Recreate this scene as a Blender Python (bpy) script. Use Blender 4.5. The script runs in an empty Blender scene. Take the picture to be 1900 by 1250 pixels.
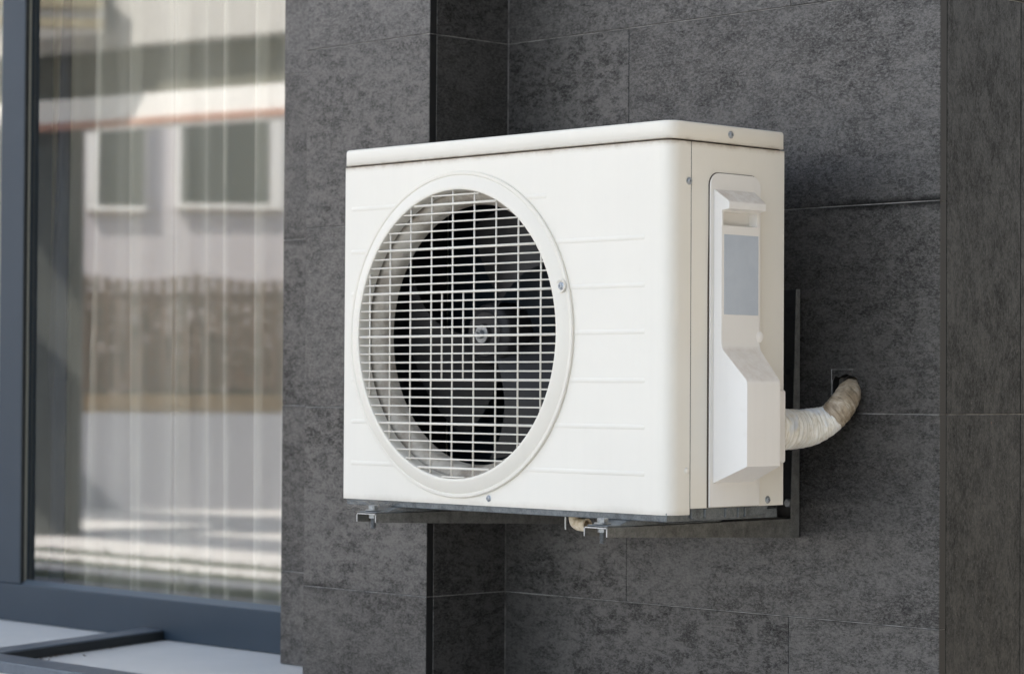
import bpy, bmesh, math, random
from mathutils import Vector, Matrix, noise
random.seed(7)
R = math.radians
S = bpy.context.scene
COL = S.collection

# ------------------------------------------------------------------ camera, sky, sun, exposure
cam = bpy.data.cameras.new('camera'); camo = bpy.data.objects.new('camera', cam); COL.objects.link(camo)
S.camera = camo
yaw, pitch, roll = R(45.796), R(1.1534), R(0.3372)
fwd = Vector((-math.sin(yaw)*math.cos(pitch), math.cos(yaw)*math.cos(pitch), math.sin(pitch)))
rt = Vector((math.cos(yaw), math.sin(yaw), 0)); up = rt.cross(fwd)
r2 = rt*math.cos(roll) + up*math.sin(roll); u2 = -rt*math.sin(roll) + up*math.cos(roll)
M = Matrix((r2, u2, -fwd)).transposed().to_4x4(); M.translation = Vector((3.0065, -2.5586, 0.1723))
camo.matrix_world = M
cam.sensor_fit = 'HORIZONTAL'; cam.sensor_width = 36.0; cam.lens = 4699.7/1900*36
cam.clip_start = 0.05; cam.clip_end = 500
cam.dof.use_dof = True; cam.dof.focus_distance = 3.62; cam.dof.aperture_fstop = 6.0; cam.dof.aperture_blades = 7

SUN_DIR = Vector((-0.10, 0.60, 0.79)).normalized()      # towards the sun: behind the facade, so the facade is in open shade
elev = math.asin(SUN_DIR.z); azim = math.atan2(SUN_DIR.x, SUN_DIR.y)
W = bpy.data.worlds.new('World'); S.world = W; W.use_nodes = True
nt = W.node_tree; nt.nodes.clear()
sky = nt.nodes.new('ShaderNodeTexSky'); sky.sky_type = 'NISHITA'; sky.sun_disc = False
sky.sun_elevation = elev; sky.sun_rotation = azim; sky.dust_density = 2.5; sky.air_density = 1.0; sky.ozone_density = 0.6
hsv = nt.nodes.new('ShaderNodeHueSaturation'); hsv.inputs['Saturation'].default_value = 0.58
bg = nt.nodes.new('ShaderNodeBackground'); bg.inputs['Strength'].default_value = 0.15
wo = nt.nodes.new('ShaderNodeOutputWorld')
nt.links.new(sky.outputs[0], hsv.inputs['Color']); nt.links.new(hsv.outputs[0], bg.inputs[0]); nt.links.new(bg.outputs[0], wo.inputs[0])
sl = bpy.data.lights.new('sun', 'SUN'); sl.energy = 4.0; sl.angle = R(0.55); sl.color = (1.0, 0.93, 0.82)
so = bpy.data.objects.new('sun', sl); COL.objects.link(so); so.rotation_euler = SUN_DIR.to_track_quat('Z', 'Y').to_euler()
S.view_settings.view_transform = 'Standard'; S.view_settings.look = 'None'; S.view_settings.gamma = 1
S.view_settings.exposure = 2.03
S.render.engine = 'CYCLES'
S.cycles.max_bounces = 10; S.cycles.transparent_max_bounces = 16; S.cycles.sample_clamp_indirect = 6

# ------------------------------------------------------------------ helpers
def obj(name, bm, mat, parent=None, bevel=0, smooth=35, segs=2):
    if smooth:
        a = R(smooth)
        for f in bm.faces: f.smooth = True
        for e in bm.edges:
            if len(e.link_faces) != 2: e.smooth = False
            else:
                try: e.smooth = e.calc_face_angle() < a
                except Exception: e.smooth = False
    me = bpy.data.meshes.new(name); bm.to_mesh(me); bm.free()
    for m in (mat if isinstance(mat, (list, tuple)) else [mat]): me.materials.append(m)
    o = bpy.data.objects.new(name, me); COL.objects.link(o)
    if parent: o.parent = parent
    if bevel:
        md = o.modifiers.new('bevel', 'BEVEL'); md.width = bevel; md.segments = segs; md.limit_method = 'ANGLE'; md.angle_limit = R(30)
        md.harden_normals = True
    return o
def tag(o, label, cat=None, group=None, kind=None):
    if label: o['label'] = label
    if cat: o['category'] = cat
    if group: o['group'] = group
    if kind: o['kind'] = kind
    return o
def thing(name, label, cat, group=None, loc=(0, 0, 0)):
    o = bpy.data.objects.new(name, None); COL.objects.link(o); o.empty_display_size = .05
    return tag(o, label, cat, group)
def NB(): return bmesh.new()
def box(bm, x0, x1, y0, y1, z0, z1, mi=0):
    v = [bm.verts.new((x, y, z)) for x in (x0, x1) for y in (y0, y1) for z in (z0, z1)]
    out = []
    for q in ((0, 1, 3, 2), (4, 6, 7, 5), (0, 4, 5, 1), (2, 3, 7, 6), (0, 2, 6, 4), (1, 5, 7, 3)):
        f = bm.faces.new([v[i] for i in q]); f.material_index = mi; out.append(f)
    return out
def prism(bm, poly, fn, t0, t1, mi=0):
    """poly: 2D points, fn(p,q,t)->xyz"""
    a = [bm.verts.new(fn(p, q, t0)) for p, q in poly]; b = [bm.verts.new(fn(p, q, t1)) for p, q in poly]
    n = len(poly); fs = [bm.faces.new(a[::-1]), bm.faces.new(b)]
    for i in range(n):
        fs.append(bm.faces.new((a[i], a[(i+1) % n], b[(i+1) % n], b[i])))
    for f in fs: f.material_index = mi
    bmesh.ops.recalc_face_normals(bm, faces=fs)
    return fs
def frame_of(axis):
    n = Vector(axis).normalized()
    t = Vector((0, 0, 1)) if abs(n.z) < .9 else Vector((1, 0, 0))
    u = t.cross(n).normalized(); return n, u, n.cross(u)
def lathe(bm, prof, c, axis, seg=48, close=False, mi=0, a0=0, cap=False):
    n, u, v = frame_of(axis); c = Vector(c); rings = []
    for r, h in prof:
        rings.append([bm.verts.new(c + n*h + (u*math.cos(a0+2*math.pi*k/seg) + v*math.sin(a0+2*math.pi*k/seg))*max(r, 1e-5)) for k in range(seg)])
    if close: rings.append(rings[0])
    fs = []
    for A, B in zip(rings[:-1], rings[1:]):
        for k in range(seg):
            fs.append(bm.faces.new((A[k], A[(k+1) % seg], B[(k+1) % seg], B[k])))
    if cap and not close:
        fs.append(bm.faces.new(rings[0][::-1])); fs.append(bm.faces.new(rings[-1]))
    for f in fs: f.material_index = mi
    bmesh.ops.recalc_face_normals(bm, faces=fs)
    return fs
def cyl(bm, p0, p1, r, seg=12, r1=None, mi=0):
    p0 = Vector(p0); p1 = Vector(p1); d = p1-p0
    return lathe(bm, [(r, 0), (r if r1 is None else r1, d.length)], p0, d, seg, cap=True, mi=mi)
def tube(bm, pts, rad, seg=12, caps=True, layer=None, rfn=None):
    pts = [Vector(p) for p in pts]; n = len(pts); rings = []
    prevu = None; s = 0
    for i, p in enumerate(pts):
        t = (pts[min(i+1, n-1)] - pts[max(i-1, 0)]).normalized()
        if prevu is None:
            _, uu, _ = frame_of(t)
        else: uu = (prevu - t*prevu.dot(t)).normalized()
        prevu = uu; vv = t.cross(uu)
        if i: s += (p-pts[i-1]).length
        r = rad[i] if isinstance(rad, (list, tuple)) else rad
        ring = []
        for k in range(seg):
            a = 2*math.pi*k/seg
            rr = r*(rfn(s, a) if rfn else 1)
            vt = bm.verts.new(p + (uu*math.cos(a) + vv*math.sin(a))*rr)
            if layer: vt[layer] = Vector((s, k/seg, 0))
            ring.append(vt)
        rings.append(ring)
    for A, B in zip(rings[:-1], rings[1:]):
        for k in range(seg): bm.faces.new((A[k], A[(k+1) % seg], B[(k+1) % seg], B[k]))
    if caps: bm.faces.new(rings[0][::-1]); bm.faces.new(rings[-1])
def spline(P, n=12):
    P = [Vector(p) for p in P]; out = []
    for i in range(len(P)-1):
        p0, p1, p2, p3 = P[max(i-1, 0)], P[i], P[i+1], P[min(i+2, len(P)-1)]
        for k in range(n):
            t = k/n
            out.append(.5*((2*p1) + (-p0+p2)*t + (2*p0-5*p1+4*p2-p3)*t*t + (-p0+3*p1-3*p2+p3)*t**3))
    out.append(P[-1]); return out

# ------------------------------------------------------------------ materials
def mat(name, color, rough=.5, metal=0, spec=.5):
    m = bpy.data.materials.new(name); m.use_nodes = True
    b = m.node_tree.nodes['Principled BSDF']
    b.inputs['Base Color'].default_value = (*color, 1); b.inputs['Roughness'].default_value = rough
    b.inputs['Metallic'].default_value = metal; b.inputs['Specular IOR Level'].default_value = spec
    return m
class G:
    """tiny node-graph writer"""
    def __init__(s, m): s.t = m.node_tree; s.b = s.t.nodes['Principled BSDF']
    def n(s, typ, **kw):
        x = s.t.nodes.new(typ)
        for k, v in kw.items():
            if k.startswith('_'): setattr(x, k[1:], v)
            else: x.inputs[k.replace('__', ' ')].default_value = v
        return x
    def l(s, a, b): s.t.links.new(a, b)
    def coord(s, which='Object', scale=(1, 1, 1), attr=None):
        if attr:
            tc = s.n('ShaderNodeAttribute', _attribute_name=attr); o = tc.outputs['Vector']
        else:
            tc = s.n('ShaderNodeTexCoord'); o = tc.outputs[which]
        mp = s.n('ShaderNodeMapping'); mp.inputs['Scale'].default_value = scale
        s.l(o, mp.inputs['Vector']); return mp.outputs[0]
    def noise(s, vec, scale, detail=6, rough=.6, dist=0):
        x = s.n('ShaderNodeTexNoise', Scale=scale, Detail=detail, Roughness=rough, Distortion=dist)
        if vec is not None: s.l(vec, x.inputs['Vector'])
        return x.outputs['Fac']
    def ramp(s, fac, stops, interp='LINEAR'):
        x = s.n('ShaderNodeValToRGB'); cr = x.color_ramp; cr.interpolation = interp
        while len(cr.elements) < len(stops): cr.elements.new(.5)
        for e, (p, c) in zip(cr.elements, stops):
            e.position = p; e.color = (*c, 1) if isinstance(c, (tuple, list)) else (c, c, c, 1)
        s.l(fac, x.inputs['Fac']); return x.outputs['Color']
    def mix(s, a, b, f, mode='MIX'):
        x = s.n('ShaderNodeMix', _data_type='RGBA', _blend_type=mode)
        for sock, v in ((x.inputs[0], f), (x.inputs[6], a), (x.inputs[7], b)):
            if hasattr(v, 'is_linked'): s.l(v, sock)
            elif isinstance(v, (tuple, list)): sock.default_value = (*v, 1)
            else: sock.default_value = v if sock == x.inputs[0] else (v, v, v, 1)
        return x.outputs[2]
    def math(s, op, a, b=0):
        x = s.n('ShaderNodeMath', _operation=op)
        for i, v in ((0, a), (1, b)):
            if hasattr(v, 'is_linked'): s.l(v, x.inputs[i])
            else: x.inputs[i].default_value = v
        return x.outputs[0]
    def bump(s, h, strength=.2, dist=.001):
        x = s.n('ShaderNodeBump', Strength=strength, Distance=dist); s.l(h, x.inputs['Height']); s.l(x.outputs[0], s.b.inputs['Normal'])
    def base(s, c): s.l(c, s.b.inputs['Base Color'])
    def rough(s, r): s.l(r, s.b.inputs['Roughness'])

def tile_material(name, lo, hi, stretch=(.75, .75, 1.35), contrast=1.0, rough=.42, spec=(.20, .90), grime=True):
    m = mat(name, (.06, .06, .06), rough); g = G(m)
    tc = g.n('ShaderNodeTexCoord'); at = g.n('ShaderNodeAttribute', _attribute_name='tid')
    sep = g.n('ShaderNodeSeparateXYZ'); g.l(at.outputs['Vector'], sep.inputs[0])
    rnd = g.math('FRACT', g.math('MULTIPLY', sep.outputs[0], 3.17)); rnd2 = g.math('FRACT', g.math('MULTIPLY', sep.outputs[1], 5.31))
    add = g.n('ShaderNodeVectorMath', _operation='ADD'); g.l(tc.outputs['Object'], add.inputs[0]); g.l(at.outputs['Vector'], add.inputs[1])
    mp = g.n('ShaderNodeMapping'); mp.inputs['Scale'].default_value = stretch; g.l(add.outputs[0], mp.inputs['Vector'])
    v = mp.outputs[0]
    big = g.noise(v, 6, 3, .6, .3)                      # large cloudy patches
    mid = g.noise(v, 42, 10, .76, .5)                   # mottling
    small = g.noise(v, 170, 8, .78, .3)                 # grain
    fine = g.noise(v, 700, 4, .8)
    vein = g.math('ABSOLUTE', g.math('SUBTRACT', g.noise(v, 75, 6, .65, 1.6), .5))
    vein = g.ramp(vein, [(.0, 1.0), (.045, 0.0)])
    blot = g.ramp(mid, [(.42, 0.0), (.58, 1.0)])
    amp = g.math('ADD', g.math('MULTIPLY', rnd2, .26), .14*contrast)        # some tiles are smooth, some strongly mottled
    h = g.math('ADD', g.math('MULTIPLY', g.math('SUBTRACT', blot, .5), amp), .5)
    h = g.math('ADD', h, g.math('MULTIPLY', g.math('SUBTRACT', big, .5), .60))
    h = g.math('ADD', h, g.math('MULTIPLY', g.math('SUBTRACT', small, .5), 1.35*contrast))
    h = g.math('ADD', h, g.math('MULTIPLY', g.math('SUBTRACT', fine, .5), 1.0*contrast))
    speck = g.ramp(g.noise(v, 250, 3, .6, .2), [(.50, 0.0), (.62, 1.0)])
    h = g.math('ADD', h, g.math('MULTIPLY', speck, .27*contrast))
    h = g.math('ADD', h, g.math('MULTIPLY', vein, g.math('ADD', g.math('MULTIPLY', amp, .55), .06)))
    md = [(a*.60+b*.40) for a, b in zip(lo, hi)]
    col = g.ramp(h, [(.14, lo), (.52, md), (1.0, hi)])
    hs = g.ramp(h, [(.22, 0.0), (.78, 1.0)])
    sv = g.math('ADD', g.math('MULTIPLY', hs, spec[1]-spec[0]), spec[0])
    # pale mineral specks and a few rusty ones
    sp = g.ramp(g.noise(v, 330, 2, .5), [(.72, 0.0), (.76, 1.0)])
    col = g.mix(col, (.17, .165, .155), g.math('MULTIPLY', sp, .5))
    rs = g.ramp(g.noise(v, 90, 2, .5), [(.80, 0.0), (.83, 1.0)]); col = g.mix(col, (.14, .06, .03), g.math('MULTIPLY', rs, .8))
    tone = g.math('ADD', g.math('MULTIPLY', rnd, .30), .85); col = g.mix(col, tone, 1.0, 'MULTIPLY')
    if grime:                                           # damp dirt creeping along some horizontal joints
        so_ = g.n('ShaderNodeSeparateXYZ'); g.l(tc.outputs['Object'], so_.inputs[0])
        q = g.math('MULTIPLY', g.math('ADD', so_.outputs[2], 10*.303-.1383), 1/.303)
        d = g.math('MULTIPLY', g.math('SUBTRACT', .5, g.math('ABSOLUTE', g.math('SUBTRACT', g.math('FRACT', q), .5))), .303)
        d = g.math('ADD', d, g.math('MULTIPLY', g.math('SUBTRACT', g.noise(tc.outputs['Object'], 60, 5, .7), .5), .020))
        band = g.ramp(d, [(.0, 1.0), (.0045, .9), (.011, 0.0)])
        where = g.ramp(g.noise(tc.outputs['Object'], 2.6, 2, .5), [(.56, 0.0), (.66, 1.0)])
        xr = g.ramp(so_.outputs[0], [(.60, 0.0), (.70, 1.0)]); zw = g.math('LESS_THAN', g.math('ABSOLUTE', g.math('SUBTRACT', so_.outputs[2], .4413)), .03)
        where = g.math('MAXIMUM', where, g.math('MULTIPLY', xr, zw))
        gf = g.math('MULTIPLY', band, where); col = g.mix(col, (.006, .006, .0055), g.math('MULTIPLY', gf, .92))
        sv = g.math('MULTIPLY', sv, g.math('SUBTRACT', 1, g.math('MULTIPLY', gf, .7)))
    g.base(col); g.l(sv, g.b.inputs['Specular IOR Level'])
    g.rough(g.math('ADD', g.math('MULTIPLY', blot, -.10), rough+.05))
    g.bump(g.math('ADD', small, g.math('MULTIPLY', fine, .7)), .30, .0008)
    return m
TILE = tile_material('stone_tile', (.0085, .0080, .0074), (.064, .0602, .0552))
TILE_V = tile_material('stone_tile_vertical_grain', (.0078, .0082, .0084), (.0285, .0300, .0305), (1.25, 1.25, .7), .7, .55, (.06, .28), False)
EDGE = mat('tile_edge', (.014, .0135, .013), .6, 0, .3)
MORTAR = mat('grout', (.3, .29, .28), .9); g = G(MORTAR); v = g.coord(); g.base(g.ramp(g.noise(v, 30, 5, .7), [(.35, (.10, .098, .092)), (.58, (.34, .33, .315))]))

def cream_material(name, col, rough=.42, dirt=.35):
    m = mat(name, col, rough); g = G(m); v = g.coord()
    a = g.noise(v, 3.5, 4, .6); b = g.noise(v, 60, 6, .7)
    c = g.mix(tuple(x*.965 for x in col), col, g.ramp(a, [(.35, 0.0), (.65, 1.0)]))
    sp = g.ramp(g.noise(v, 420, 2, .5), [(.775, 0.0), (.80, 1.0)])
    c = g.mix(c, (.33, .26, .18), g.math('MULTIPLY', sp, dirt))
    vs_ = g.coord(scale=(55, 55, 2.2)); rain = g.ramp(g.noise(vs_, 1, 5, .6), [(.50, 0.0), (.72, 1.0)]); c = g.mix(c, tuple(x*.80 for x in col), g.math('MULTIPLY', rain, dirt*.20))
    tc_ = g.n('ShaderNodeTexCoord'); sz = g.n('ShaderNodeSeparateXYZ'); g.l(tc_.outputs['Object'], sz.inputs[0])
    for z0_, w_, k_ in ((.5125, .005, .75), (.0015, .006, .22)):
        dd = g.math('ADD', g.math('ABSOLUTE', g.math('SUBTRACT', sz.outputs[2], z0_)), g.math('MULTIPLY', g.math('SUBTRACT', g.noise(v, 35, 5, .7), .5), w_*2.2))
        c = g.mix(c, (.30, .235, .16), g.math('MULTIPLY', g.ramp(dd, [(0.0, 1.0), (w_, 0.0)]), k_))
    st = g.ramp(b, [(.62, 0.0), (.80, 1.0)])
    c = g.mix(c, (.55, .49, .39), g.math('MULTIPLY', st, dirt*.45)); g.base(c)
    g.rough(g.math('ADD', g.math('MULTIPLY', b, .16), rough-.06))
    g.bump(g.noise(v, 900, 2, .5), .05, .0003)
    return m
CREAM = cream_material('cream_enamel', (.77, .735, .65))
PLASTIC = cream_material('cream_plastic', (.78, .76, .70), .36, .3)
GRILLE = cream_material('cream_grille_plastic', (.745, .705, .615), .45, .45)
COVERP = cream_material('cover_plastic', (.78, .755, .705), .48, .5)
# dust settled on sloping faces of the service cover
g = G(COVERP); v = g.coord(); gn = g.n('ShaderNodeNewGeometry'); sp_ = g.n('ShaderNodeSeparateXYZ'); g.l(gn.outputs['Normal'], sp_.inputs[0])
upf = g.ramp(sp_.outputs[2], [(.25, 0.0), (.6, 1.0)]); du = g.ramp(g.noise(v, 45, 7, .75), [(.38, .15), (.70, 1.0)])
old = g.b.inputs['Base Color'].links[0].from_socket
g.base(g.mix(old, (.50, .42, .34), g.math('MULTIPLY', g.math('MULTIPLY', upf, du), .75)))
DARKIN = mat('dark_interior', (.008, .008, .009), .7)
GAP = mat('dark_gap', (.07, .052, .036), .8)
FAN = mat('fan_plastic', (.013, .0125, .013), .5, 0, .35)
COIL = mat('coil_fins', (.020, .026, .034), .4, .5)
g = G(COIL); v = g.coord(scale=(1, 0, 0)); wv = g.n('ShaderNodeTexWave', Scale=130.0); g.l(v, wv.inputs['Vector']); g.base(g.ramp(wv.outputs['Fac'], [(.2, (.006, .008, .012)), (.8, (.03, .045, .06))]))
SHROUD = mat('shroud_metal', (.58, .54, .47), .5); g = G(SHROUD); v = g.coord()
g.base(g.ramp(g.noise(v, 22, 7, .72), [(.30, (.22, .18, .14)), (.48, (.40, .36, .30)), (.62, (.52, .485, .42))]))
def galv(name, lo, hi, rough=.45, metal=.7, sc=40):
    m = mat(name, hi, rough, metal); g = G(m); v = g.coord()
    n1 = g.noise(v, sc, 8, .75); n2 = g.noise(v, sc*9, 3, .7)
    g.base(g.ramp(g.math('ADD', g.math('MULTIPLY', n1, .7), g.math('MULTIPLY', n2, .3)), [(.34, lo), (.62, hi)])); g.rough(g.math('ADD', g.math('MULTIPLY', n1, .4), rough-.18)); g.bump(n2, .15, .0005)
    return m
GALV = galv('galvanised_steel', (.05, .056, .058), (.21, .228, .235), .52, .42)
BRKT = galv('dirty_bracket_steel', (.055, .053, .046), (.20, .195, .175), .6, .15, 60)
DBRKT = galv('shaded_plate', (.008, .008, .008), (.030, .030, .028), .6, .1, 60)  # bracket steel darkened in colour for the shade on the upright plate
RAW = galv('bare_cut_edge', (.28, .29, .29), (.62, .62, .62), .4, .6, 200)
BOLT = galv('zinc_bolt', (.15, .16, .165), (.42, .43, .43), .42, .85, 150)
SCREW = galv('screw_steel', (.22, .24, .26), (.50, .53, .56), .35, .8, 300)
STICK = mat('blank_sticker', (.36, .40, .46), .38); g = G(STICK); v = g.coord(); g.base(g.ramp(g.noise(v, 18, 6, .7), [(.3, (.43, .475, .53)), (.7, (.49, .535, .585))]))
DRAIN = mat('old_plastic_elbow', (.62, .52, .38), .5); g = G(DRAIN); v = g.coord(); g.base(g.ramp(g.noise(v, 45, 6, .75), [(.32, (.22, .14, .07)), (.45, (.50, .40, .26)), (.6, (.68, .60, .46))]))
def wrap_material(name, cols):
    m = mat(name, cols[1], .42); g = G(m)
    v = g.coord(attr='tuv', scale=(260, 5, 1)); v2 = g.coord(attr='tuv', scale=(60, 9, 1)); vo = g.coord()
    n1 = g.noise(v, 1, 4, .65, .6); n2 = g.noise(v2, 1, 5, .7, 1.0)
    c = g.ramp(g.math('ADD', g.math('MULTIPLY', n1, .55), g.math('MULTIPLY', n2, .45)), [(.36, cols[0]), (.5, cols[1]), (.64, cols[2])])
    bl = g.ramp(g.noise(vo, 24, 3, .5), [(.56, 0.0), (.68, 1.0)]); c = g.mix(c, cols[3], g.math('MULTIPLY', bl, .55))
    at = g.n('ShaderNodeAttribute', _attribute_name='tuv'); sx = g.n('ShaderNodeSeparateXYZ'); g.l(at.outputs['Vector'], sx.inputs[0])
    ph = g.math('FRACT', g.math('ADD', g.math('MULTIPLY', sx.outputs[0], 105.0), g.math('ADD', g.math('MULTIPLY', sx.outputs[1], 1.0), g.math('MULTIPLY', g.noise(vo, 28, 3, .6), 1.6))))
    edge_ = g.ramp(ph, [(0.0, 1.0), (.10, 0.0)]); c = g.mix(c, cols[0], g.math('MULTIPLY', edge_, .75))
    g.base(c); g.bump(g.math('ADD', g.math('MULTIPLY', n1, .35), g.math('MULTIPLY', ph, -.5)), .5, .0022); return m
WRAP = wrap_material('pale_pipe_wrap', [(.58, .52, .40), (.82, .79, .70), (.88, .87, .82), (.52, .60, .72)])
WRAPB = wrap_material('brown_pipe_wrap', [(.16, .12, .075), (.36, .29, .20), (.55, .48, .37), (.26, .19, .12)])
TIE = mat('cable_tie', (.7, .7, .66), .4)
FLUFF = mat('dust_fibre', (.30, .28, .25), .9)
BLUE = mat('blue_grey_frame', (.03, .05, .07), .45, 0, .3); g = G(BLUE); v = g.coord(); g.base(g.ramp(g.noise(v, 4, 5, .6), [(.3, (.022, .037, .054)), (.7, (.027, .043, .061))])); g.bump(g.noise(v, 700, 2), .04, .0004)
LEDGE = mat('sky_sheen_ledge', (.10, .13, .16), .35, .3)  # lighter blue puts the sky's sheen on the ledge into its colour
GASKET = mat('rubber_gasket', (.012, .014, .014), .5)
BEAD = mat('glazing_bead', (.20, .19, .15), .5)
SILLM = mat('white_sill', (.55, .57, .57), .22); g = G(SILLM); v = g.coord()
c = g.ramp(g.noise(v, 6, 6, .6), [(.3, (.80, .82, .81)), (.7, (.87, .88, .865))]); c = g.mix(c, (.25, .17, .11), g.math('MULTIPLY', g.ramp(g.noise(v, 260, 2), [(.74, 0.0), (.78, 1.0)]), .6)); g.base(c)
DEBRIS = mat('dead_leaf_bits', (.10, .055, .03), .8)
FRAMEB = galv('painted_steel_bar', (.075, .095, .12), (.13, .155, .185), .4, .2, 25)
ROOMW = mat('room_wall', (.35, .34, .31), .9); FLOORM = mat('room_floor', (.16, .12, .09), .5)
def sheer(name, col, fac):
    m = bpy.data.materials.new(name); m.use_nodes = True; t = m.node_tree; t.nodes.clear()
    o = t.nodes.new('ShaderNodeOutputMaterial'); d = t.nodes.new('ShaderNodeBsdfDiffuse'); tl = t.nodes.new('ShaderNodeBsdfTranslucent'); tr = t.nodes.new('ShaderNodeBsdfTransparent')
    a = t.nodes.new('ShaderNodeMixShader'); b = t.nodes.new('ShaderNodeMixShader')
    d.inputs[0].default_value = (*col, 1); tl.inputs[0].default_value = (*col, 1); a.inputs[0].default_value = .35
    t.links.new(d.outputs[0], a.inputs[1]); t.links.new(tl.outputs[0], a.inputs[2])
    # a thin cloth covers more where it is seen edge-on, as in its folds
    lw = t.nodes.new('ShaderNodeLayerWeight'); lw.inputs['Blend'].default_value = .35
    mr = t.nodes.new('ShaderNodeMapRange'); mr.inputs['To Min'].default_value = fac; mr.inputs['To Max'].default_value = 1.0
    t.links.new(lw.outputs['Facing'], mr.inputs['Value']); t.links.new(mr.outputs[0], b.inputs[0])
    t.links.new(tr.outputs[0], b.inputs[1]); t.links.new(a.outputs[0], b.inputs[2]); t.links.new(b.outputs[0], o.inputs[0]); return m
SHEER = sheer('sheer_curtain', (.80, .78, .68), .52)
DRAPE = mat('navy_drape', (.012, .022, .045), .8)
GREYD = mat('grey_drape', (.16, .17, .155), .85)
def glass(name):
    m = bpy.data.materials.new(name); m.use_nodes = True; t = m.node_tree; t.nodes.clear()
    o = t.nodes.new('ShaderNodeOutputMaterial'); gl = t.nodes.new('ShaderNodeBsdfGlossy'); tr = t.nodes.new('ShaderNodeBsdfTransparent'); mx = t.nodes.new('ShaderNodeMixShader')
    fr = t.nodes.new('ShaderNodeFresnel'); fr.inputs['IOR'].default_value = 2.5
    gl.inputs['Roughness'].default_value = 0.020; gl.inputs['Color'].default_value = (.97, .98, 1, 1); tr.inputs[0].default_value = (.90, .90, .89, 1)
    ge = t.nodes.new('ShaderNodeNewGeometry'); ml = t.nodes.new('ShaderNodeMath'); ml.operation = 'SUBTRACT'; ml.inputs[0].default_value = 1
    m2 = t.nodes.new('ShaderNodeMath'); m2.operation = 'MULTIPLY'; t.links.new(ge.outputs['Backfacing'], ml.inputs[1]); t.links.new(fr.outputs[0], m2.inputs[0]); t.links.new(ml.outputs[0], m2.inputs[1])
    t.links.new(m2.outputs[0], mx.inputs[0]); t.links.new(tr.outputs[0], mx.inputs[1]); t.links.new(gl.outputs[0], mx.inputs[2]); t.links.new(mx.outputs[0], o.inputs[0]); return m
GLASS = glass('double_glazing')
def rough_mat(name, lo, hi, sc=3, rough=.85):
    m = mat(name, hi, rough); g = G(m); v = g.coord(); g.base(g.ramp(g.noise(v, sc, 7, .65), [(.3, lo), (.7, hi)])); return m
PAVE = rough_mat('concrete_paving', (.50, .485, .465), (.62, .60, .58), 2.5)
EARTH = rough_mat('dry_ground', (.16, .14, .11), (.25, .22, .17), 1.5)

# ------------------------------------------------------------------ the building: tiled walls
YP, YW, YS, XR, XPR, XPL = .1925, .3699, .3816, .8623, -.0172, -.3274
Z0, PIT = .1383, .303
T = .015
ZB, ZT = -.745, 3.50
def zrow(k): return Z0 + PIT*k
def tile_layer(bm): return bm.verts.layers.float_vector.get('tid') or bm.verts.layers.float_vector.new('tid')
def add_tile(bm, fn, a0, a1, z0, z1, poly=None, th=T):
    """one tile: fn(a, depth, z) -> xyz; edge faces get slot 1"""
    lay = tile_layer(bm); tid = Vector((random.random()*40, random.random()*40, random.random()*40))
    P = poly or [(a0, z0), (a1, z0), (a1, z1), (a0, z1)]
    n = len(P); b = .0008
    # chamfer ring
    def inset(P, d):
        out = []
        for i in range(n):
            p = Vector(P[i]); e1 = (p-Vector(P[i-1])).normalized(); e2 = (Vector(P[(i+1) % n])-p).normalized()
            n1 = Vector((-e1.y, e1.x)); n2 = Vector((-e2.y, e2.x)); out.append(p + (n1+n2)*d)
        return out
    Q = inset(P, b)
    lv = [[bm.verts.new(fn(p[0], d, p[1])) for p in pts] for pts, d in ((Q, 0), (P, b), (P, th))]
    for l_ in lv:
        for x in l_: x[lay] = tid
    fs = [bm.faces.new(lv[0])]
    for A, B in ((lv[0], lv[1]), (lv[1], lv[2])):
        for i in range(n):
            f = bm.faces.new((A[i], B[i], B[(i+1) % n], A[(i+1) % n])); fs.append(f)
            if A is lv[1]: f.material_index = 1
    return fs
GAPW = .0007
def jit(): return (random.random()-.5)*.0007
def facade(name, label, cat):
    return thing(name, label, cat)
def wall_core(bm, *a): box(bm, *a)
def rows(z_lo, z_hi, pitch=PIT):
    k = math.floor((z_lo-Z0)/pitch + 1e-4); out = []
    while Z0+k*pitch < z_hi-1e-3:
        out.append((k, max(Z0+k*pitch, z_lo), min(Z0+(k+1)*pitch, z_hi))); k += 1
    return out
fy = lambda Y: (lambda a, d, z: (a, Y+d, z))          # faces -Y
fxp = lambda X: (lambda a, d, z: (X-d, a, z))         # faces +X
fxm = lambda X: (lambda a, d, z: (X+d, a, z))         # faces -X

# tiled column between the window and the recess
col = thing('tiled_column', 'dark stone-tiled column just left of the air conditioner, standing forward of the wall', 'column')
bm = NB()
for k, a, b in rows(ZB, ZT):
    o = jit(); add_tile(bm, lambda x, d, z, o=o: (x, YP+d+abs(o), z), XPL, XPR, a+GAPW, b-GAPW)
front = obj('front_tiles', bm, [TILE, EDGE], col, smooth=0)
bm = NB()
for k, a, b in rows(ZB, ZT):
    add_tile(bm, fxp(XPR-abs(jit())), YP+T+.0009, YW-.0005, a+GAPW, b-GAPW)
    add_tile(bm, fxm(XPL+abs(jit())), YP+T+.0009, YS-.0005, a+GAPW, b-GAPW)
obj('side_tiles', bm, [TILE, EDGE], col, smooth=0)
bm = NB(); box(bm, XPL+.0017, XPR-.0017, YP+.0018, YS+.2, ZB, ZT); obj('grout', bm, MORTAR, col, smooth=0)

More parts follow.
